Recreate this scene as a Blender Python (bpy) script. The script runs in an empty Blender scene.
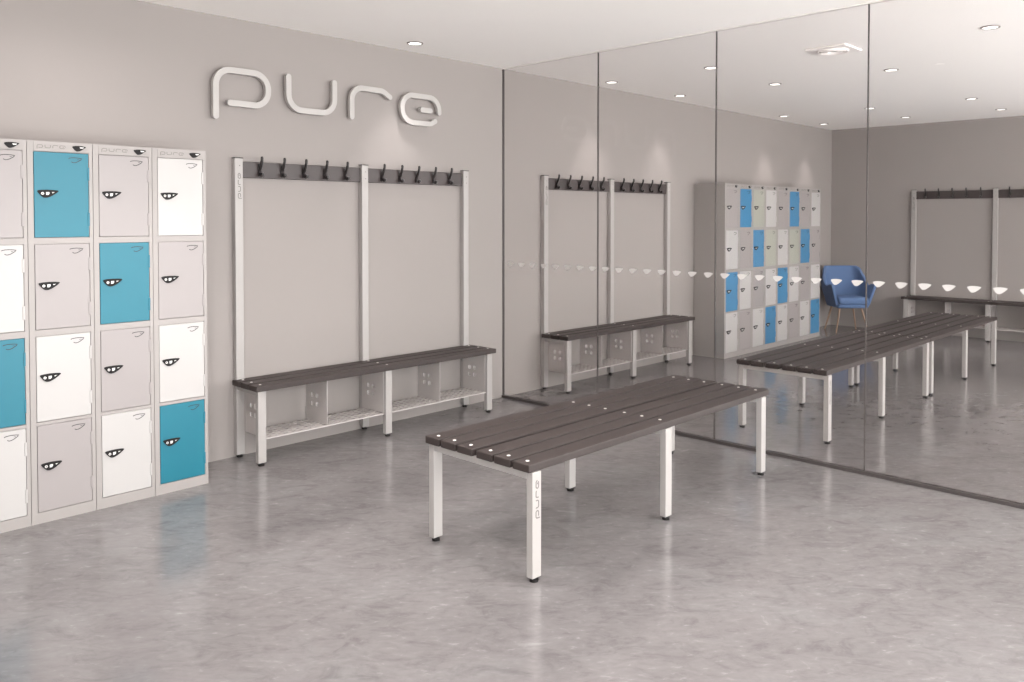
import bpy, bmesh, math, random
from mathutils import Vector, Matrix
random.seed(7)
PI = math.pi
scene = bpy.context.scene
COL = scene.collection
GROUND_FILL, SKY = 7.6, 7.6           # sky light and added fill from below, through the openings
HC = 2.662                      # ceiling height
XF = 6.38                       # far wall
XB, YR = -6.6, -6.4             # room limits behind the camera

# ------------------------------------------------------------------ materials
def srgb(r, g, b):
    f = lambda c: ((c/255+0.055)/1.055)**2.4 if c/255 > 0.04045 else c/255/12.92
    return (f(r), f(g), f(b), 1)

def pmat(name, col, rough=0.5, metal=0.0, spec=0.5, noise=0.0, nscale=40, bump=0.0, emit=None, estr=0):
    m = bpy.data.materials.new(name); m.use_nodes = True
    nt = m.node_tree; b = nt.nodes['Principled BSDF']
    b.inputs['Base Color'].default_value = col
    b.inputs['Roughness'].default_value = rough
    b.inputs['Metallic'].default_value = metal
    b.inputs['Specular IOR Level'].default_value = spec
    tc = nt.nodes.new('ShaderNodeTexCoord')
    nz = nt.nodes.new('ShaderNodeTexNoise'); nz.inputs['Scale'].default_value = nscale
    nz.inputs['Detail'].default_value = 5
    nt.links.new(tc.outputs['Object'], nz.inputs['Vector'])
    if noise:
        mx = nt.nodes.new('ShaderNodeMix'); mx.data_type = 'RGBA'
        mx.inputs[6].default_value = tuple(c*(1-noise) for c in col[:3])+(1,)
        mx.inputs[7].default_value = tuple(min(1, c*(1+noise)) for c in col[:3])+(1,)
        nt.links.new(nz.outputs['Fac'], mx.inputs[0])
        nt.links.new(mx.outputs[2], b.inputs['Base Color'])
    if bump:
        bp = nt.nodes.new('ShaderNodeBump'); bp.inputs['Strength'].default_value = bump
        bp.inputs['Distance'].default_value = 0.002
        nt.links.new(nz.outputs['Fac'], bp.inputs['Height'])
        nt.links.new(bp.outputs['Normal'], b.inputs['Normal'])
    if emit:
        b.inputs['Emission Color'].default_value = emit
        b.inputs['Emission Strength'].default_value = estr
    return m

M = {}
M['wall'] = pmat('taupe_wall_paint', srgb(147, 140, 137), 0.75, noise=0.015, nscale=3, spec=0.2)
M['ceiling'] = pmat('white_ceiling_paint', srgb(250, 246, 243), 0.85, noise=0.01, nscale=3, spec=0.2)
M['white_metal'] = pmat('white_powder_coat', srgb(158, 153, 150), 0.4, noise=0.01, nscale=30)
M['panel_metal'] = pmat('grey_powder_coat', srgb(178, 171, 168), 0.45, noise=0.015, nscale=30)
M['slat'] = pmat('brown_black_polymer_slat', srgb(54, 46, 44), 0.5, noise=0.10, nscale=25, bump=0.04, spec=0.35)
M['rail'] = pmat('dark_brown_rail', srgb(60, 51, 50), 0.45, noise=0.08, nscale=25)
M['black'] = pmat('black_plastic', srgb(24, 21, 21), 0.6, noise=0.05, spec=0.25)
M['hook'] = pmat('black_hook_enamel', srgb(36, 31, 31), 0.28, noise=0.05)
M['bolt'] = pmat('pale_bolt_cap', srgb(225, 220, 216), 0.3, noise=0.02)
M['ink'] = pmat('grey_print', srgb(104, 98, 97), 0.6, noise=0.03)
M['ink_dark'] = pmat('charcoal_print', srgb(38, 36, 38), 0.6, noise=0.03)
M['ink_pale'] = pmat('pale_print', srgb(118, 112, 109), 0.6, noise=0.03)
M['lock_white'] = pmat('lock_insert_white', srgb(205, 201, 199), 0.35, noise=0.02)
M['locker'] = pmat('locker_body_grey', srgb(149, 143, 140), 0.5, noise=0.01, nscale=8)
M['d_grey'] = pmat('door_light_grey', srgb(146, 139, 138), 0.45, noise=0.01, nscale=8)
M['d_white'] = pmat('door_white', srgb(173, 169, 167), 0.45, noise=0.008, nscale=8)
M['d_blue'] = pmat('door_cyan_blue', srgb(8, 102, 120), 0.42, noise=0.02, nscale=8)
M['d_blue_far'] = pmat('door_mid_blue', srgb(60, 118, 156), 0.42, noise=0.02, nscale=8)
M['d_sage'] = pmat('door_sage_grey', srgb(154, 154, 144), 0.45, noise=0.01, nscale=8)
M['sign'] = pmat('white_sign_letter', srgb(172, 167, 164), 0.45, noise=0.01)
M['joint'] = pmat('dark_joint_seal', srgb(72, 66, 64), 0.4, noise=0.03)
M['channel'] = pmat('dark_floor_channel', srgb(66, 60, 59), 0.45, noise=0.03)
M['head_channel'] = pmat('white_head_channel', srgb(225, 220, 217), 0.5, noise=0.01)
M['dot'] = pmat('white_frosted_film', srgb(196, 191, 188), 0.5, noise=0.01)
M['ring'] = pmat('downlight_grey_ring', srgb(128, 118, 114), 0.4, noise=0.03)
M['lens'] = pmat('downlight_lens', srgb(255, 250, 245), 0.4, emit=(1, 0.97, 0.94, 1), estr=2.2)
M['vent'] = pmat('white_vent', srgb(246, 240, 237), 0.5, noise=0.01)
M['vent_dark'] = pmat('vent_slot', srgb(150, 141, 138), 0.6, noise=0.03)
M['chair'] = pmat('blue_chair_fabric', srgb(88, 110, 146), 0.85, noise=0.09, nscale=220, bump=0.3, spec=0.2)
M['wood'] = pmat('chair_leg_wood', srgb(150, 122, 100), 0.5, noise=0.12, nscale=20)
M['frame'] = pmat('opening_frame_white', srgb(235, 230, 226), 0.5, noise=0.01)

def floor_material():
    m = bpy.data.materials.new('polished_concrete'); m.use_nodes = True
    nt = m.node_tree; N = nt.nodes; L = nt.links; b = N['Principled BSDF']
    tc = N.new('ShaderNodeTexCoord')
    def noise(scale, detail, rough, dist=0.0, rot=0, sx=1, sy=1):
        mp = N.new('ShaderNodeMapping'); mp.vector_type = 'TEXTURE'; mp.inputs['Rotation'].default_value = (0, 0, -rot)
        mp.inputs['Scale'].default_value = (1/sx, 1/sy, 1)
        L.new(tc.outputs['Object'], mp.inputs['Vector'])
        n = N.new('ShaderNodeTexNoise'); n.inputs['Scale'].default_value = scale
        n.inputs['Detail'].default_value = detail; n.inputs['Roughness'].default_value = rough
        n.inputs['Distortion'].default_value = dist
        L.new(mp.outputs['Vector'], n.inputs['Vector']); return n
    def ramp(src, stops):
        r = N.new('ShaderNodeValToRGB'); e = r.color_ramp.elements
        e[0].position, e[0].color = stops[0]; e[1].position, e[1].color = stops[-1]
        for p, c in stops[1:-1]:
            k = e.new(p); k.color = c
        L.new(src.outputs['Fac'], r.inputs['Fac']); return r
    n1 = noise(1.6, 9, 0.66, 0.6, 0.7, 1, 1.3)
    n2 = noise(7.5, 10, 0.72, 0.9, 0.75, 0.85, 1.5)
    n3 = noise(26, 6, 0.6, 0.4, 0.75, 0.8, 1.7)
    r1 = ramp(n1, [(0.30, srgb(99, 95, 95)), (0.5, srgb(119, 114, 114)), (0.70, srgb(134, 133, 133))])
    r2 = ramp(n2, [(0.34, srgb(86, 81, 81)), (0.50, srgb(119, 114, 114)), (0.62, srgb(125, 120, 120)), (0.72, srgb(169, 166, 166))])
    r3 = ramp(n3, [(0.30, srgb(97, 93, 93)), (0.62, srgb(121, 117, 117)), (0.74, srgb(169, 168, 168))])
    mx = N.new('ShaderNodeMix'); mx.data_type = 'RGBA'; mx.inputs[0].default_value = 0.55
    L.new(r1.outputs['Color'], mx.inputs[6]); L.new(r2.outputs['Color'], mx.inputs[7])
    m2 = N.new('ShaderNodeMix'); m2.data_type = 'RGBA'; m2.inputs[0].default_value = 0.3
    L.new(mx.outputs[2], m2.inputs[6]); L.new(r3.outputs['Color'], m2.inputs[7])
    L.new(m2.outputs[2], b.inputs['Base Color'])
    mr = N.new('ShaderNodeMapRange'); mr.inputs['To Min'].default_value = 0.09; mr.inputs['To Max'].default_value = 0.20
    L.new(n2.outputs['Fac'], mr.inputs['Value']); L.new(mr.outputs['Result'], b.inputs['Roughness'])
    b.inputs['Specular IOR Level'].default_value = 0.55
    bp = N.new('ShaderNodeBump'); bp.inputs['Strength'].default_value = 0.012; bp.inputs['Distance'].default_value = 0.002
    L.new(n2.outputs['Fac'], bp.inputs['Height']); L.new(bp.outputs['Normal'], b.inputs['Normal'])
    return m
M['floor'] = floor_material()

def glass_material():
    m = bpy.data.materials.new('tinted_partition_glass'); m.use_nodes = True
    nt = m.node_tree; N = nt.nodes; L = nt.links
    N.remove(N['Principled BSDF']); out = N['Material Output']
    tr = N.new('ShaderNodeBsdfTransparent'); tr.inputs['Color'].default_value = (0.955, 0.947, 0.945, 1)
    gl = N.new('ShaderNodeBsdfGlossy'); gl.inputs['Roughness'].default_value = 0.0
    fr = N.new('ShaderNodeFresnel'); fr.inputs['IOR'].default_value = 1.5
    ge = N.new('ShaderNodeNewGeometry')
    inv = N.new('ShaderNodeMath'); inv.operation = 'SUBTRACT'; inv.inputs[0].default_value = 1
    L.new(ge.outputs['Backfacing'], inv.inputs[1])
    mu = N.new('ShaderNodeMath'); mu.operation = 'MULTIPLY'
    L.new(fr.outputs['Fac'], mu.inputs[0]); L.new(inv.outputs[0], mu.inputs[1])
    mx = N.new('ShaderNodeMixShader')
    L.new(mu.outputs[0], mx.inputs[0]); L.new(tr.outputs[0], mx.inputs[1]); L.new(gl.outputs[0], mx.inputs[2])
    L.new(mx.outputs[0], out.inputs['Surface'])
    return m
M['glass'] = glass_material()

# ------------------------------------------------------------------ mesh helpers
def box(bm, x0, x1, y0, y1, z0, z1, bev=0.0, seg=2, mi=0):
    vs = [bm.verts.new((x, y, z)) for x in (x0, x1) for y in (y0, y1) for z in (z0, z1)]
    q = [(0, 1, 3, 2), (4, 6, 7, 5), (0, 4, 5, 1), (2, 3, 7, 6), (0, 2, 6, 4), (1, 5, 7, 3)]
    fs = [bm.faces.new([vs[i] for i in f]) for f in q]
    for f in fs: f.material_index = mi
    if bev:
        es = list({e for f in fs for e in f.edges})
        r = bmesh.ops.bevel(bm, geom=es, offset=bev, segments=seg, affect='EDGES', profile=0.5)
        for f in r['faces']: f.material_index = mi

def cyl(bm, c, r, h, axis='Z', n=20, r2=None, mi=0):
    r2 = r if r2 is None else r2
    rot = {'Z': Matrix(), 'Y': Matrix.Rotation(PI/2, 4, 'X'), 'X': Matrix.Rotation(PI/2, 4, 'Y')}[axis]
    res = bmesh.ops.create_cone(bm, cap_ends=True, segments=n, radius1=r, radius2=r2, depth=h,
                                matrix=Matrix.Translation(c) @ rot)
    for f in {f for v in res['verts'] for f in v.link_faces}: f.material_index = mi

def prism(bm, pts, fn, t0, t1, mi=0):
    """pts: 2-D outline; fn(u, v, t) -> 3-D point"""
    a = [bm.verts.new(fn(u, v, t0)) for u, v in pts]
    b = [bm.verts.new(fn(u, v, t1)) for u, v in pts]
    n = len(pts)
    fs = [bm.faces.new(a), bm.faces.new(b[::-1])]
    for i in range(n):
        fs.append(bm.faces.new([a[i], b[i], b[(i+1) % n], a[(i+1) % n]]))
    for f in fs: f.material_index = mi

def plate(bm, us, vs, holes, fn, t0, t1):
    """grid plate with cells removed; fn(u, v, t)"""
    cache = {}
    def V(i, j, k):
        if (i, j, k) not in cache: cache[(i, j, k)] = bm.verts.new(fn(us[i], vs[j], (t0, t1)[k]))
        return cache[(i, j, k)]
    nu, nv = len(us)-1, len(vs)-1
    solid = lambda i, j: 0 <= i < nu and 0 <= j < nv and not holes(i, j)
    for i in range(nu):
        for j in range(nv):
            if not solid(i, j): continue
            for k in (0, 1):
                bm.faces.new([V(i, j, k), V(i+1, j, k), V(i+1, j+1, k), V(i, j+1, k)])
            for di, dj, p, q in ((-1, 0, (0, 0), (0, 1)), (1, 0, (1, 0), (1, 1)), (0, -1, (0, 0), (1, 0)), (0, 1, (0, 1), (1, 1))):
                if not solid(i+di, j+dj):
                    bm.faces.new([V(i+p[0], j+p[1], 0), V(i+q[0], j+q[1], 0), V(i+q[0], j+q[1], 1), V(i+p[0], j+p[1], 1)])

def tube(bm, pts, radii, n=10):
    rings = []
    for i, p in enumerate(pts):
        p = Vector(p)
        d = (Vector(pts[min(i+1, len(pts)-1)]) - Vector(pts[max(i-1, 0)])).normalized()
        a = d.cross(Vector((1, 0, 0)))
        if a.length < 0.1: a = d.cross(Vector((0, 1, 0)))
        a.normalize(); b = d.cross(a)
        r = radii[i] if isinstance(radii, (list, tuple)) else radii
        rings.append([bm.verts.new(p + a*math.cos(2*PI*k/n)*r + b*math.sin(2*PI*k/n)*r) for k in range(n)])
    for r0, r1 in zip(rings, rings[1:]):
        for k in range(n):
            bm.faces.new([r0[k], r0[(k+1) % n], r1[(k+1) % n], r1[k]])
    bm.faces.new(rings[0]); bm.faces.new(rings[-1][::-1])

def obj(name, bm, mats, parent=None, smooth=False, loc=None):
    bmesh.ops.recalc_face_normals(bm, faces=bm.faces)
    me = bpy.data.meshes.new(name); bm.to_mesh(me); bm.free()
    for m in (mats if isinstance(mats, (list, tuple)) else [mats]): me.materials.append(m)
    if smooth:
        for p in me.polygons: p.use_smooth = True
        me.set_sharp_from_angle(angle=math.radians(40))
    o = bpy.data.objects.new(name, me); COL.objects.link(o)
    if parent: o.parent = parent
    if loc: o.location = loc
    return o

def inst(o, parent, loc):
    c = o.copy(); COL.objects.link(c); c.parent = parent; c.location = loc
    return c

def thing(name, label, cat, loc=(0, 0, 0), rz=0, group=None):
    o = bpy.data.objects.new(name, None); COL.objects.link(o)
    o.location = loc; o.rotation_euler = (0, 0, rz); o.empty_display_size = 0.1
    o['label'] = label; o['category'] = cat
    if group: o['group'] = group
    return o

def struct(o, label, cat='structure'):
    o['kind'] = 'structure'; o['label'] = label; o['category'] = cat
    return o

def copy_tree(o, parent=None):
    c = o.copy(); COL.objects.link(c)
    if parent is not None: c.parent = parent
    for ch in list(o.children): copy_tree(ch, c)
    return c

def B(): return bmesh.new()

# ------------------------------------------------------------------ lettering
def fillet(path, r):
    out = [Vector(path[0])]
    for i in range(1, len(path)-1):
        p0, p1, p2 = (Vector(path[j]) for j in (i-1, i, i+1))
        a, b = (p0-p1), (p2-p1); la, lb = a.length, b.length; a.normalize(); b.normalize()
        ang = a.angle(b); t = r/math.tan(ang/2)
        lim = min(la*(0.5 if i > 1 else 1)*0.995, lb*(0.5 if i < len(path)-2 else 1)*0.995)
        t = min(t, lim); rr = t*math.tan(ang/2)
        s, e = p1+a*t, p1+b*t
        c = p1+(a+b).normalized()*(rr/math.sin(ang/2))
        n = 10; v0, v1 = s-c, e-c
        th = v0.angle_signed(v1)
        for k in range(n+1):
            an = -th*k/n; ca, sa = math.cos(an), math.sin(an)
            out.append(c+Vector((v0.x*ca-v0.y*sa, v0.x*sa+v0.y*ca)))
    out.append(Vector(path[-1]))
    return out

def ribbon_outline(pts, w):
    L, R = [], []
    n = len(pts)
    for i, p in enumerate(pts):
        d = (pts[min(i+1, n-1)]-pts[max(i-1, 0)]).normalized()
        nn = Vector((-d.y, d.x))*w/2
        L.append(p+nn); R.append(p-nn)
    return L, R

def stroke(bm, path, r, w, fn, t0, t1, caps=True):
    pts = [p for i, p in enumerate(fillet(path, r))]
    q = [pts[0]]
    for p in pts[1:]:
        if (p-q[-1]).length > 1e-5: q.append(p)
    pts = q
    L, R = ribbon_outline(pts, w)
    d0 = (pts[1]-pts[0]).normalized(); d1 = (pts[-1]-pts[-2]).normalized()
    def cap(c, d):
        res = []
        for k in range(1, 7):
            a = PI/2-PI*k/7
            res.append(c+(d*math.cos(a)+Vector((-d.y, d.x))*math.sin(a))*w/2)
        return res
    c1 = cap(pts[-1], d1) if caps else []; c0 = cap(pts[0], -d0) if caps else []
    def ring(t):
        return ([bm.verts.new(fn(p.x, p.y, t)) for p in L], [bm.verts.new(fn(p.x, p.y, t)) for p in R],
                [bm.verts.new(fn(p.x, p.y, t)) for p in c1], [bm.verts.new(fn(p.x, p.y, t)) for p in c0])
    f, b = ring(t0), ring(t1)
    for X in (f, b):
        for i in range(len(pts)-1):
            bm.faces.new([X[0][i], X[0][i+1], X[1][i+1], X[1][i]])
        if caps:
            bm.faces.new([X[0][-1]]+X[2]+[X[1][-1]])
            bm.faces.new([X[1][0]]+X[3]+[X[0][0]])
    loopf = f[0]+f[2]+f[1][::-1]+f[3]; loopb = b[0]+b[2]+b[1][::-1]+b[3]
    n = len(loopf)
    for i in range(n):
        bm.faces.new([loopf[i], loopf[(i+1) % n], loopb[(i+1) % n], loopb[i]])

GLYPH = [
    [([(0, -.08), (0, .2), (.34, .2), (.34, .005), (.089, .005)], .094)],
    [([(.482, .209), (.482, .005), (.822, .005), (.822, .209)], .094)],
    [([(.959, 0), (.959, .2), (1.215, .2), (1.278, .163)], .085)],
    [([(1.732, .095), (1.732, .2), (1.387, .2), (1.387, .005), (1.645, .005), (1.692, .030)], .094),
     ([(1.568, .103), (1.648, .103)], .01)],
]
def lettering(bm, width, w, fn, t0, t1, squash=1.0):
    s = width/1.732
    for g in GLYPH:
        for path, r in g:
            stroke(bm, [(x*s, y*s*squash) for x, y in path], r*s*min(1, squash), w, fn, t0, t1, caps=(width > 0.3))

def moon(w, h, n=28):
    """eye / half-moon emblem: almost straight top, belly left of centre, pointed right tip"""
    P = [(0, -.10), (.02, .0), (.07, .05), (.25, .13), (.5, .16), (.75, .12), (.95, .04), (1.0, -.02), (.96, -.12),
         (.82, -.38), (.66, -.64), (.52, -.80), (.40, -.86), (.30, -.84), (.20, -.68), (.10, -.42), (.03, -.22)]
    return [(x*w, (y-.16)*h) for x, y in P]

# ------------------------------------------------------------------ the room
bm = B(); box(bm, XB-.2, XF+.2, YR-.2, .2, -.15, 0); struct(obj('floor', bm, M['floor']), 'polished grey concrete floor', 'floor')
bm = B(); box(bm, XB-.2, XF+.2, YR-.2, .2, HC, HC+.15); struct(obj('ceiling', bm, M['ceiling']), 'white painted ceiling', 'ceiling')
bm = B(); box(bm, XB-.2, XF+.2, 0, .2, 0, HC); struct(obj('wall_left', bm, M['wall']), 'taupe painted wall behind the lockers and hook benches', 'wall')
bm = B(); box(bm, XF, XF+.2, YR-.2, 0, 0, HC); struct(obj('wall_far', bm, M['wall']), 'taupe end wall beyond the glass partition', 'wall')
# walls behind and beside the viewpoint: unseen, with openings added and sized to let in light
bm = B()
box(bm, XB-.2, XB, YR-.2, YR+.1, 0, HC); box(bm, XB-.2, XB, -4.7, 0, 0, HC)
box(bm, XB-.2, XB, YR+.1, -4.7, 2.56, HC)
struct(obj('wall_back', bm, M['wall']), 'unseen wall behind the viewpoint, wide opening added for daylight', 'wall')
bm = B()
box(bm, XB, XB+.1, YR-.2, YR, 0, HC); box(bm, -.1, .1, YR-.2, YR, 0, HC); box(bm, XF-.1, XF, YR-.2, YR, 0, HC)
for a, b in ((XB+.1, -.1), (.1, XF-.1)):
    box(bm, a, b, YR-.2, YR, 2.56, HC)
struct(obj('wall_right', bm, M['wall']), 'unseen side wall, wide openings added for daylight', 'wall')

# glass partition at X = 0: panes, joints, channels
JY = [-.012, -.973, -1.934, -2.892, -3.87, -4.84, -5.81, YR]
names_p = ['first', 'second', 'third', 'fourth', 'fifth', 'sixth', 'seventh', 'eighth', 'ninth']
DOT0, DSP, DN = -.061, .1196, 34
for i in range(len(JY)-1):
    bm = B(); box(bm, -.006, .006, JY[i+1]+.0025, JY[i]-.0025, .02, HC-.008)
    pane = obj('window_%d' % (i+1), bm, M['glass'])
    struct(pane, '%s full height tinted glass pane from the left wall' % names_p[i], 'glass partition')
    for k in range(DN):
        y = DOT0-k*DSP
        if not (JY[i+1]+.005 < y-.04 and y < JY[i]-.006): continue
        bm = B(); prism(bm, moon(.066, .034), lambda u, v, t: (t, -u, v), -.0078, -.0066)
        obj('manifestation_dot', bm, M['dot'], pane, loc=(0, y, 1.103))
for i in range(len(JY)-1):
    bm = B()
    if i == 0: box(bm, -.0065, .0065, -.0125, -.001, .02, HC-.008)
    else: box(bm, -.0065, .0065, JY[i]-.0025, JY[i]+.0025, .02, HC-.008)
    struct(obj('trim_%d' % (i+1), bm, M['joint']), 'dark vertical joint at the edge of the %s glass pane' % names_p[i], 'trim')
bm = B(); box(bm, -.018, .018, YR, 0, 0, .02, .002); struct(obj('trim_20', bm, M['channel']), 'dark floor channel under the glass partition', 'trim')
bm = B(); box(bm, -.014, .014, YR, 0, HC-.008, HC); struct(obj('trim_21', bm, M['head_channel']), 'white head channel above the glass partition', 'trim')

# ------------------------------------------------------------------ sign
sg = thing('wall_sign', 'large raised white letters reading pure high on the taupe wall', 'sign', (-2.449, 0, 2.139))
for gi, g in enumerate(GLYPH):
    bm = B()
    for path, r in g:
        stroke(bm, path, r, .036, lambda u, v, t: (u, t, v), -.050, -.024)
        for q in (path[0], path[-1]):                      # stand-off pins to the wall
            cyl(bm, (q[0], -.0123, q[1]), .006, .0246, 'Y', 10)
    obj('letter', bm, M['sign'], sg)

# ------------------------------------------------------------------ lockers
LW, LD, LH = .2894, .3700, 1.819
DX0, DX1 = .028, .2690
ROWS = [(1.362, 1.768), (.925, 1.329), (.486, .891), (.055, .466)]
def locker_body():
    bm = B(); w = LW-.0016
    yb, yf, yr = -.006, -LD, -LD+.014
    # shell: back, sides, top, bottom
    def F(*p): bm.faces.new([bm.verts.new(q) for q in p])
    x0, x1 = .0008, w
    F((x0, yb, 0), (x1, yb, 0), (x1, yb, LH), (x0, yb, LH))
    F((x0, yb, 0), (x0, yf, 0), (x0, yf, LH), (x0, yb, LH))
    F((x1, yb, 0), (x1, yf, 0), (x1, yf, LH), (x1, yb, LH))
    F((x0, yb, 0), (x1, yb, 0), (x1, yf, 0), (x0, yf, 0))
    F((x0, yb, LH), (x1, yb, LH), (x1, yf, LH), (x0, yf, LH))
    us = [x0, DX0-.0022, DX1+.0022, x1]
    vs = [0]
    for a, b in reversed(ROWS): vs += [a-.0022, b+.0022]
    vs.append(LH)
    for i in range(3):
        for j in range(len(vs)-1):
            hole = i == 1 and j % 2 == 1
            if not hole:
                F((us[i], yf, vs[j]), (us[i+1], yf, vs[j]), (us[i+1], yf, vs[j+1]), (us[i], yf, vs[j+1]))
            else:
                a, b, c, d = us[i], us[i+1], vs[j], vs[j+1]
                F((a, yr, c), (b, yr, c), (b, yr, d), (a, yr, d))
                F((a, yf, c), (b, yf, c), (b, yr, c), (a, yr, c)); F((a, yf, d), (b, yf, d), (b, yr, d), (a, yr, d))
                F((a, yf, c), (a, yf, d), (a, yr, d), (a, yr, c)); F((b, yf, c), (b, yf, d), (b, yr, d), (b, yr, c))
    bmesh.ops.remove_doubles(bm, verts=bm.verts, dist=1e-5)
    return bm

def lock_bm():
    bm = B(); fn = lambda u, v, t: (u, t, v)
    y = -LD-.001
    outline = [(0, -.001), (.004, .0018), (.020, .0040), (.045, .0050), (.070, .0042), (.088, .0022), (.092, -.0005), (.089, -.0040),
               (.080, -.0120), (.068, -.0205), (.055, -.0280), (.043, -.0325), (.034, -.0335), (.026, -.0320), (.017, -.0250), (.008, -.0140), (.002, -.0060)]
    prism(bm, outline, fn, y-.006, y, 0)
    ring = lambda r, n: [(0.0215+r*math.cos(2*PI*k/n), -.0130+r*math.sin(2*PI*k/n)) for k in range(n)]
    prism(bm, ring(.0064, 16), fn, y-.0068, y-.0058, 1)
    prism(bm, ring(.0026, 10), fn, y-.0074, y-.0066, 0)
    prism(bm, [(.0365, -.0065), (.0505, -.0060), (.0508, -.0145), (.0455, -.0202), (.0368, -.0202)], fn, y-.0068, y-.0058, 1)
    prism(bm, [(.0620, -.0062), (.0745, -.0058), (.0635, -.0118)], fn, y-.0068, y-.0058, 1)
    return bm

def outline_bm():
    bm = B(); fn = lambda u, v, t: (u, t, v); y = -LD-.001
    P = moon(.060, .024)
    for seg in ([0, 1, 2, 3, 4, 5, 6, 7], [8, 9, 10, 11, 12, 13, 14]):
        pts = [P[i] for i in seg]
        stroke(bm, pts, .002, .0032, fn, y-.0007, y, caps=False)
    stroke(bm, [(.038, -.009), (.047, -.0085)], .001, .002, fn, y-.0007, y, caps=False)
    return bm

LK = thing('locker', 'proto', 'locker', group='front row of four-door lockers')
obj('body', locker_body(), M['locker'], LK)
bm = B(); box(bm, DX0, DX1, -LD-.0018, -LD+.001, 1.7735, 1.8145)
hd = obj('header_panel', bm, M['locker'], LK)
bm = B(); lettering(bm, .122, .0030, lambda u, v, t: (u+.043, t, v+1.7875), -LD-.0027, -LD-.0017, .95)
obj('lettering', bm, M['ink_pale'], hd)
bm = B()
prism(bm, moon(.062, .027), lambda u, v, t: (u+.196, t, v+1.8055), -LD-.0060, -LD-.0012, 0)
prism(bm, [(.224, 1.7995), (.245, 1.7985), (.240, 1.7935), (.228, 1.7925)], lambda u, v, t: (u+.004, t, v), -LD-.0066, -LD-.0058, 1)
obj('emblem', bm, [M['black'], M['lock_white']], hd)
lock_me = None
doors_proto = []
for r, (a, b) in enumerate(ROWS):
    h = b-a
    bm = B(); box(bm, 0, DX1-DX0, -LD-.001, -LD+.012, 0, h, .0015, 1)
    d = obj('door', bm, M['d_grey'], LK, loc=(DX0, 0, a)); doors_proto.append(d)
    d['row'] = r
    l = obj('lock', lock_bm(), [M['black'], M['lock_white']], d, loc=(.013, 0, h-.184)); l['label'] = 'black lock with white dials'
    obj('emblem', outline_bm(), M['ink_dark'], d, loc=(.152, 0, h-.021))
    for z in (h-.130, h-.352):
        bm = B(); box(bm, .2345, .2445, -LD-.0035, -LD, 0, .064, .001, 1)
        obj('hinge', bm, M['d_grey'], d, loc=(0, 0, z))

def paint(lk, cols):
    ds = sorted([c for c in lk.children if c.name.startswith('door')], key=lambda c: -c.location.z)
    for d, c in zip(ds, cols):
        for o in [d]+[k for k in d.children if k.name.startswith('hinge')]:
            o.material_slots[0].link = 'OBJECT'; o.material_slots[0].material = M['d_'+c]
for d in doors_proto: del d['row']
PAT = ['gwbw', 'bgwg', 'gbgw', 'wgwb']
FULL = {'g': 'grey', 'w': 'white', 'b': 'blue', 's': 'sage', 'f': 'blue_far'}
front_labels = ['four-door locker cut by the left picture edge, blue third door, white fourth',
                'front locker with bright blue door at the top, second from left',
                'front locker with bright blue second door, third from left',
                'front locker with bright blue bottom door, nearest the hook bench']
XR = -2.6665
for i in range(4):
    o = LK if i == 0 else copy_tree(LK)
    o.location = (XR-(4-i)*LW, 0, 0)
    o['label'] = front_labels[i]; o['group'] = 'front row of four-door lockers'
    paint(o, [FULL[c] for c in PAT[i]])
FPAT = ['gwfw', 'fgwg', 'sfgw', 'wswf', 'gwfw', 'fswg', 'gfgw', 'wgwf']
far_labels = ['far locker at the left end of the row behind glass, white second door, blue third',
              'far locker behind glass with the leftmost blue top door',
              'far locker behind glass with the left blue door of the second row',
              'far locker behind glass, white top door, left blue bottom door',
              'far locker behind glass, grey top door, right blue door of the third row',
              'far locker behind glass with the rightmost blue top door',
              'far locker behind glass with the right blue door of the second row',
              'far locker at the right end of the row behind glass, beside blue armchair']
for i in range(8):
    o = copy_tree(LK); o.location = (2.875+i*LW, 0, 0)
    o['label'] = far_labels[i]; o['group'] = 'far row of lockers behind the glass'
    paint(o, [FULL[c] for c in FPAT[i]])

# ------------------------------------------------------------------ benches
LGW, LGD = .052, .033           # leg tube section
def foot_bm():
    bm = B(); cyl(bm, (0, 0, .005), .018, .010, n=16); cyl(bm, (0, 0, .015), .010, .012, n=12); return bm
def leg_bm(h, capped=False):
    bm = B(); box(bm, 0, LGW, 0, LGD, .018, h, .0025, 2)
    return bm
def slat_bm(L, w, t=.033):
    bm = B(); box(bm, 0, L, 0, w, 0, t, .0045, 2); return bm
def bolt_bm():
    bm = B(); cyl(bm, (0, 0, .0010), .0085, .003, n=14, r2=.0070); return bm

def vertical_letters(parent, x, y, z, width, mat, w, name='lettering'):
    """reads upward, on a face looking along -Y"""
    bm = B(); lettering(bm, width, w, lambda u, v, t: (x-v, t, z+u), y-.0006, y, .9)
    o = obj(name, bm, mat, parent); return o

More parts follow.
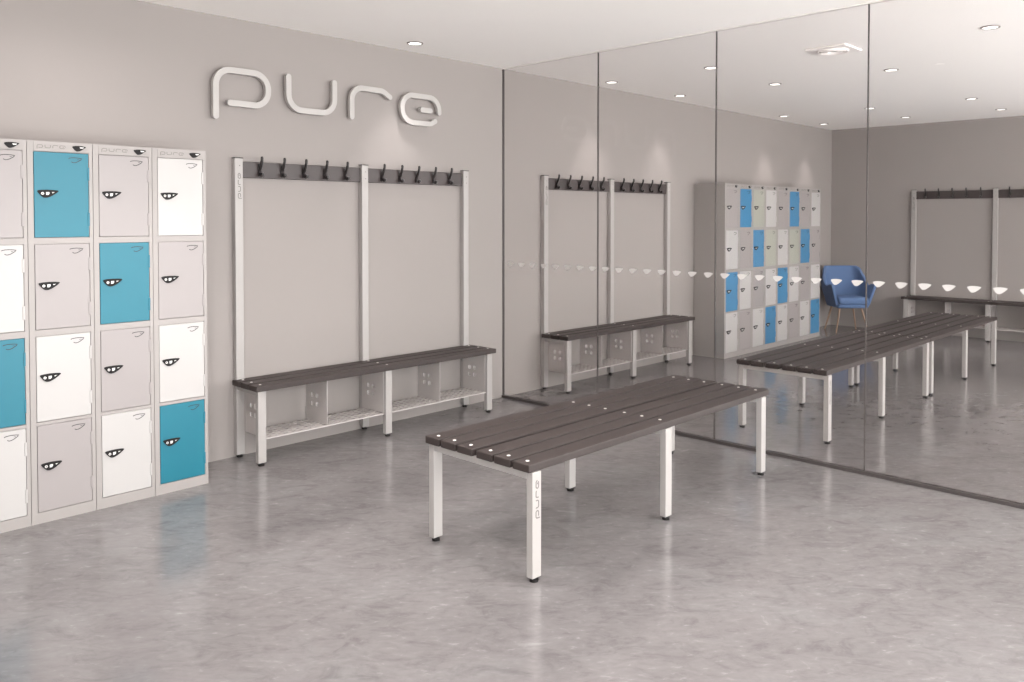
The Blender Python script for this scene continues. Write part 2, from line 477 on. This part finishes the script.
ZS = .4770                      # seat top
def wall_bench(label, group, loc, rz):
    t = thing('hook_bench', label, 'hook bench', loc, rz, group)
    PX = [0, .9225, 1.8605]
    yb = -.043; yf = -.301
    fm = obj('foot', foot_bm(), M['black'])
    first = True
    for i, px in enumerate(PX):
        bm = B(); box(bm, px, px+LGW, yb, yb+.039, .018, 1.818, .0025, 2)
        p = obj('back_post', bm, M['white_metal'], t)
        bm = B(); box(bm, px-.0012, px+LGW+.0012, yb-.0012, yb+.0395, 1.8165, 1.821)
        obj('end_cap', bm, M['black'], p)
        bm = B()
        for zz in (1.772, 1.725):
            cyl(bm, (px+.03, yb, zz), .0035, .002, 'Y', 10)
        obj('screw', bm, M['ink'], p)
        if i == 0: vertical_letters(p, px+.036, yb, 1.575, .15, M['ink'], .0042)
        f = fm if first else inst(fm, p, (0, 0, 0)); first = False
        f.parent = p; f.location = (px+LGW/2, yb+.0195, 0)
        bm = B(); box(bm, px, px+LGW, yf, yf+LGD, .018, ZS-.033, .0025, 2)
        l = obj('front_leg', bm, M['white_metal'], t)
        inst(fm, l, (px+LGW/2, yf+LGD/2, 0))
        bm = B(); box(bm, px+.004, px+LGW-.004, yf+LGD, yb, ZS-.033-.030, ZS-.033, .002, 1)
        obj('cross_beam', bm, M['white_metal'], t)
    # hook rails
    hk = None
    HX = [[.168, .323, .479, .635, .794], [1.0995, 1.2555, 1.4095, 1.5675, 1.7235]]
    for k in range(2):
        bm = B(); box(bm, PX[k]+LGW, PX[k+1], -.026, -.006, 1.701, 1.799, .002, 1)
        rl = obj('hook_rail', bm, M['rail'], t)
        for x in HX[k]:
            if hk is None:
                bm = B()
                box(bm, -.009, .009, -.030, -.026, 1.712, 1.788, .001, 1)
                tube(bm, [(0, -.030, 1.748), (0, -.040, 1.762), (0, -.052, 1.785), (0, -.062, 1.808), (0, -.064, 1.823), (0, -.061, 1.831)],
                     [.010, .010, .009, .0085, .009, .007], 10)
                tube(bm, [(0, -.029, 1.752), (0, -.034, 1.735), (0, -.044, 1.719), (0, -.058, 1.715), (0, -.067, 1.724), (0, -.068, 1.732)],
                     [.010, .010, .009, .010, .013, .010], 10)
                hk = obj('coat_hook', bm, M['hook'], rl, True, (x, 0, 0))
            else: inst(hk, rl, (x, 0, 0))
    # seat
    x0, x1 = -.0214, PX[2]+LGW+.0214
    bl = None; sw = .0905; sp = .1030; yb0 = -.324
    for k in range(3):
        y = yb0+k*sp
        s = obj('seat_slat', slat_bm(x1-x0, sw), M['slat'], t, loc=(x0, y, ZS-.033))
        for px in PX:
            lc = (px+LGW/2-x0, sw/2, .0325)
            if bl is None: bl = obj('bolt', bolt_bm(), M['bolt'], s, loc=lc)
            else: inst(bl, s, lc)
    # shoe compartments
    zs = .154
    for k in range(2):
        a, b = PX[k]+(LGW if k == 0 else LGW)+.002, PX[k+1]-.004
        n = 16; us = []; pitch = (b-a)/n
        for q in range(n): us += [a+q*pitch, a+q*pitch+pitch*.5]
        us.append(b)
        m_ = 6; vs = []; ya, yb2 = -.288, -.046; pv = (yb2-ya)/m_
        for q in range(m_): vs += [ya+q*pv, ya+q*pv+pv*.5]
        vs.append(yb2)
        bm = B(); plate(bm, us, vs, lambda i, j: i % 2 == 1 and j % 2 == 1 and True, lambda u, v, tt: (u, v, tt), zs, zs+.003)
        box(bm, a, b, ya-.0015, ya, zs-.004, zs+.003)
        obj('shoe_shelf', bm, M['panel_metal'], t)
    def panel(x):
        ys = [-.286, -.182, -.158, -.127, -.103, -.044]
        zz = [zs+.004, .258, .284, .311, .337, ZS-.036]
        bm = B(); plate(bm, ys, zz, lambda i, j: i in (1, 3) and j in (1, 3), lambda u, v, tt: (tt, u, v), x, x+.003)
        obj('divider', bm, M['panel_metal'], t)
    for x in (.0545, .478, .915, 1.408, 1.852): panel(x)
    return t

hb = wall_bench('white hook bench with dark slat seat on left wall, in front of the glass',
                'hook benches', (-2.331, 0, 0), 0)
h2 = copy_tree(hb); h2.location = (.4535, 0, 0)
h2['label'] = 'hook bench on the left wall behind the glass, left of the far lockers'
h3 = copy_tree(hb); h3.location = (XF, -1.052, 0); h3.rotation_euler = (0, 0, -PI/2)
h3['label'] = 'hook bench on the end wall behind the glass, cut by the right picture edge'

def double_bench(label, group, loc):
    t = thing('slatted_bench', label, 'bench', loc, 0, group)
    PX = [0, .9405, 1.8990]; W = .6010
    fm = None
    for i, px in enumerate(PX):
        for y in (0, W):
            bm = B(); box(bm, px, px+LGW, y, y+LGD, .018, ZS-.033, .0025, 2)
            l = obj('leg', bm, M['white_metal'], t)
            lc = (px+LGW/2, y+LGD/2, 0)
            if fm is None: fm = obj('foot', foot_bm(), M['black'], l, loc=lc)
            else: inst(fm, l, lc)
            if i == 0 and y == 0: vertical_letters(l, px+.036, 0, .258, .15, M['ink'], .0046)
        bm = B(); box(bm, px, px+LGW, LGD, W, ZS-.033-.030, ZS-.033, .002, 1)
        obj('cross_beam', bm, M['white_metal'], t)
    x0, x1 = -.0150, PX[2]+LGW+.0480
    bl = None; sw = .0925; ys = [.0]
    for k in range(5): ys.append(ys[-1]+(.120 if k == 2 else .1065))
    for y in ys:
        s = obj('seat_slat', slat_bm(x1-x0, sw), M['slat'], t, loc=(x0, y+.0055, ZS-.033))
        for px in PX:
            lc = (px+LGW/2-x0, sw/2, .0325)
            if bl is None: bl = obj('bolt', bolt_bm(), M['bolt'], s, loc=lc)
            else: inst(bl, s, lc)
    return t
db = double_bench('free-standing white bench with six dark slats, nearest bench in front of the glass', 'free-standing slatted benches', (-2.343, -2.4894, 0))
d2 = copy_tree(db); d2.location = (.455, -2.4894, 0)
d2['label'] = 'free-standing slatted bench just behind the glass, left of an identical one'
d3 = copy_tree(db); d3.location = (2.475, -2.4894, 0)
d3['label'] = 'free-standing slatted bench furthest behind the glass, close to the end wall'

# ------------------------------------------------------------------ armchair
def armchair():
    fx, fy = -.72, -.69
    rz = math.atan2(fy, fx)+PI/2                      # local -Y is the front
    t = thing('armchair', 'blue upholstered tub armchair on slim wooden legs in the far corner', 'chair', (5.882, -.427, 0), rz); t.scale = (.835, .9, .97)
    # wrap-around shell: U path (right front -> back -> left front), flaring upward
    path = []
    for k in range(9): path.append((1, -.24+.34*k/8))
    for k in range(1, 12):
        a = k/12*PI
        path.append((math.cos(a)*1.0 if False else (1 if a < 0.01 else math.copysign(abs(math.cos(a))**.55, math.cos(a))), .10+.17*abs(math.sin(a))**.55))
    for k in range(9): path.append((-1, .10-.34*k/8))
    n = len(path)
    def top(x, y):
        s = min(1, max(0, (y-.02)/.20)); s = s*s*(3-2*s)
        return .62+.02*(y < -.1)+(.86-.62)*s
    rows = 7
    bm = B(); grid = []
    for j in range(rows+1):
        v = j/rows; ring = []
        for (x, y) in path:
            zt = top(x, y); z = .36+(zt-.36)*v
            zz = (z-.36)/.26
            back = min(1, max(0, (y-.05)/.2))
            hw = .235+.085*min(zz, 1)-.075*max(0, (z-.62)/.24)*back
            yy = y*(.86+.10*min(zz, 1.0))+.045*back*max(0, (z-.36)/.5)-.02*(1-back)*min(zz, 1)
            ring.append(bm.verts.new((x*hw, yy, z)))
        grid.append(ring)
    for j in range(rows):
        for i in range(n-1):
            bm.faces.new([grid[j][i], grid[j][i+1], grid[j+1][i+1], grid[j+1][i]])
    sh = obj('shell', bm, M['chair'], t, True)
    m = sh.modifiers.new('thick', 'SOLIDIFY'); m.thickness = .045; m.offset = 0
    m = sh.modifiers.new('bev', 'BEVEL'); m.width = .014; m.segments = 3; m.limit_method = 'ANGLE'; m.angle_limit = math.radians(50)
    bm = B(); box(bm, -.235, .235, -.235, .22, .325, .385, .025, 3)
    obj('seat_base', bm, M['chair'], t, True)
    bm = B(); box(bm, -.228, .228, -.262, .20, .375, .470, .032, 4)
    obj('seat_cushion', bm, M['chair'], t, True)
    for sx in (-1, 1):
        for sy in (-1, 1):
            bm = B(); tube(bm, [(sx*.16, sy*.14+.02, .34), (sx*.245, sy*.215+.02, 0)], [.015, .009], 12)
            obj('leg', bm, M['wood'], t, True)
    return t
armchair()

# ------------------------------------------------------------------ ceiling fixtures
def lamp(parent, energy, cone):
    ld = bpy.data.lights.new('downlight_lamp', 'SPOT'); ld.energy = energy
    ld.spot_size = math.radians(cone); ld.spot_blend = .7; ld.shadow_soft_size = .045
    ld.color = (1, .965, .95)
    lo = bpy.data.objects.new('lamp', ld); COL.objects.link(lo); lo.parent = parent; lo.location = (0, 0, -.02)
def downlight_protos():
    bm = B(); n = 32; R0, R1 = .057, .044
    a = [[bm.verts.new((r*math.cos(2*PI*k/n), r*math.sin(2*PI*k/n), z)) for k in range(n)]
         for r, z in ((R0, 0), (R0-.002, -.006), (R1, -.006), (R1, 0))]
    for p, q in zip(a, a[1:]):
        for k in range(n): bm.faces.new([p[k], p[(k+1) % n], q[(k+1) % n], q[k]])
    r = obj('ring', bm, M['ring'])
    bm = B(); cyl(bm, (0, 0, -.0022), .0438, .004, n=32)
    l = obj('lens', bm, M['lens'])
    return r, l
RING, LENS = downlight_protos()
used = [False]
def downlight(x, y, label, energy, cone=64):
    t = thing('downlight', label, 'ceiling light', (x, y, HC), 0, 'recessed ceiling downlights')
    if not used[0]:
        RING.parent = t; LENS.parent = t; used[0] = True
    else:
        inst(RING, t, (0, 0, 0)); inst(LENS, t, (0, 0, 0))
    lamp(t, energy, cone)
E_F, E_B = 30, 30
downlight(-1.105, -.243, 'round recessed downlight in the front ceiling, above the letters', E_F)
for x, y, lab in ((-1.105, -2.23, 'second'), (-2.22, -1.23, 'third'), (-2.22, -2.6, 'fourth'), (-3.6, -1.5, 'fifth'), (-3.6, -3.2, 'sixth'), (-1.3, -3.9, 'seventh'), (-3.0, -4.6, 'eighth'), (-3.36, -.75, 'ninth')):  # unseen downlights added to brighten the floor, lockers and wall
    if x == -3.6 and y == -1.5: x, e = -3.35, 130
    else: e = 55
    if y == -.75:
        downlight(x, y, 'unseen downlight near the lockers, added above the top edge of the picture to light the wall', 26, 165); continue  # wide lamp added to brighten the wall above the lockers
    downlight(x, y, '%s front ceiling downlight, unseen, added as fill light above the top edge of the picture' % lab, e, 110)
rows_b = {1.125: 'first', 2.230: 'second', 4.450: 'third', 5.565: 'last'}
colsb = {-.238: 'nearest the left wall', -1.229: 'second from the left wall', -2.231: 'third from the left wall', -3.219: 'fourth from the left wall'}
for x, rn in rows_b.items():
    for y, cn in colsb.items():
        if x < 1.2 and abs(y+2.231) < .01: continue
        if y < -3 and x > 2: continue
        downlight(x, y, 'downlight behind the glass, %s row from the glass, %s' % (rn, cn), E_B)

vt = thing('ceiling_vent', 'square white ceiling vent with round grille behind the glass', 'vent', (1.108, -2.226, HC))
bm = B(); box(bm, -.146, .146, -.146, .146, -.012, 0, .003, 1); obj('plate', bm, M['vent'], vt)
for r in (.105, .085, .065, .045):
    bm = B(); n = 40
    rr = [(r, -.012), (r-.002, -.022), (r-.010, -.022), (r-.012, -.012)]
    a = [[bm.verts.new((q*math.cos(2*PI*k/n), q*math.sin(2*PI*k/n), z)) for k in range(n)] for q, z in rr]
    for p, q in zip(a, a[1:]):
        for k in range(n): bm.faces.new([p[k], p[(k+1) % n], q[(k+1) % n], q[k]])
    obj('louvre_ring', bm, M['vent'], vt)
bm = B(); cyl(bm, (0, 0, -.0125), .104, .002, n=40); obj('grille_back', bm, M['vent_dark'], vt)

# ------------------------------------------------------------------ sky and fill light through the added openings
w = bpy.data.worlds.new('World'); scene.world = w; w.use_nodes = True
bg = w.node_tree.nodes['Background']
nt = w.node_tree                                   # bright overcast sky above; glow below the horizon added to lift the ceiling
tc = nt.nodes.new('ShaderNodeTexCoord'); sx = nt.nodes.new('ShaderNodeSeparateXYZ')
nt.links.new(tc.outputs['Generated'], sx.inputs[0])
mr = nt.nodes.new('ShaderNodeMapRange'); mr.inputs['From Min'].default_value = -.12; mr.inputs['From Max'].default_value = .12
nt.links.new(sx.outputs['Z'], mr.inputs['Value'])
mc = nt.nodes.new('ShaderNodeMix'); mc.data_type = 'RGBA'
mc.inputs[6].default_value = (GROUND_FILL*.985, GROUND_FILL*.995, GROUND_FILL*.985, 1); mc.inputs[7].default_value = (SKY*.985, SKY*.995, SKY*.985, 1)
nt.links.new(mr.outputs['Result'], mc.inputs[0]); nt.links.new(mc.outputs[2], bg.inputs['Color'])
bg.inputs['Strength'].default_value = 1.0

# ------------------------------------------------------------------ camera
F_, CX, CY, YAW, PIT = 818.16, 512.35, 238.13, .77013, -.02344
cd = bpy.data.cameras.new('camera'); co = bpy.data.objects.new('camera', cd); COL.objects.link(co)
co.location = (-4.7062, -4.6702, 1.45); co.rotation_euler = (PI/2+PIT, 0, YAW-PI/2)
cd.sensor_width = 36; cd.lens = F_/1024*36
cd.shift_x = -(CX-512)/1024; cd.shift_y = (CY-341)/1024
scene.camera = co
scene.view_settings.view_transform = 'Standard'; scene.view_settings.look = 'None'
scene.view_settings.gamma = 1; scene.view_settings.exposure = 0.12
scene.view_settings.use_curve_mapping = False
try:
    scene.cycles.use_denoising = True
    scene.cycles.max_bounces = 10; scene.cycles.diffuse_bounces = 6; scene.cycles.transparent_max_bounces = 16
except Exception: pass
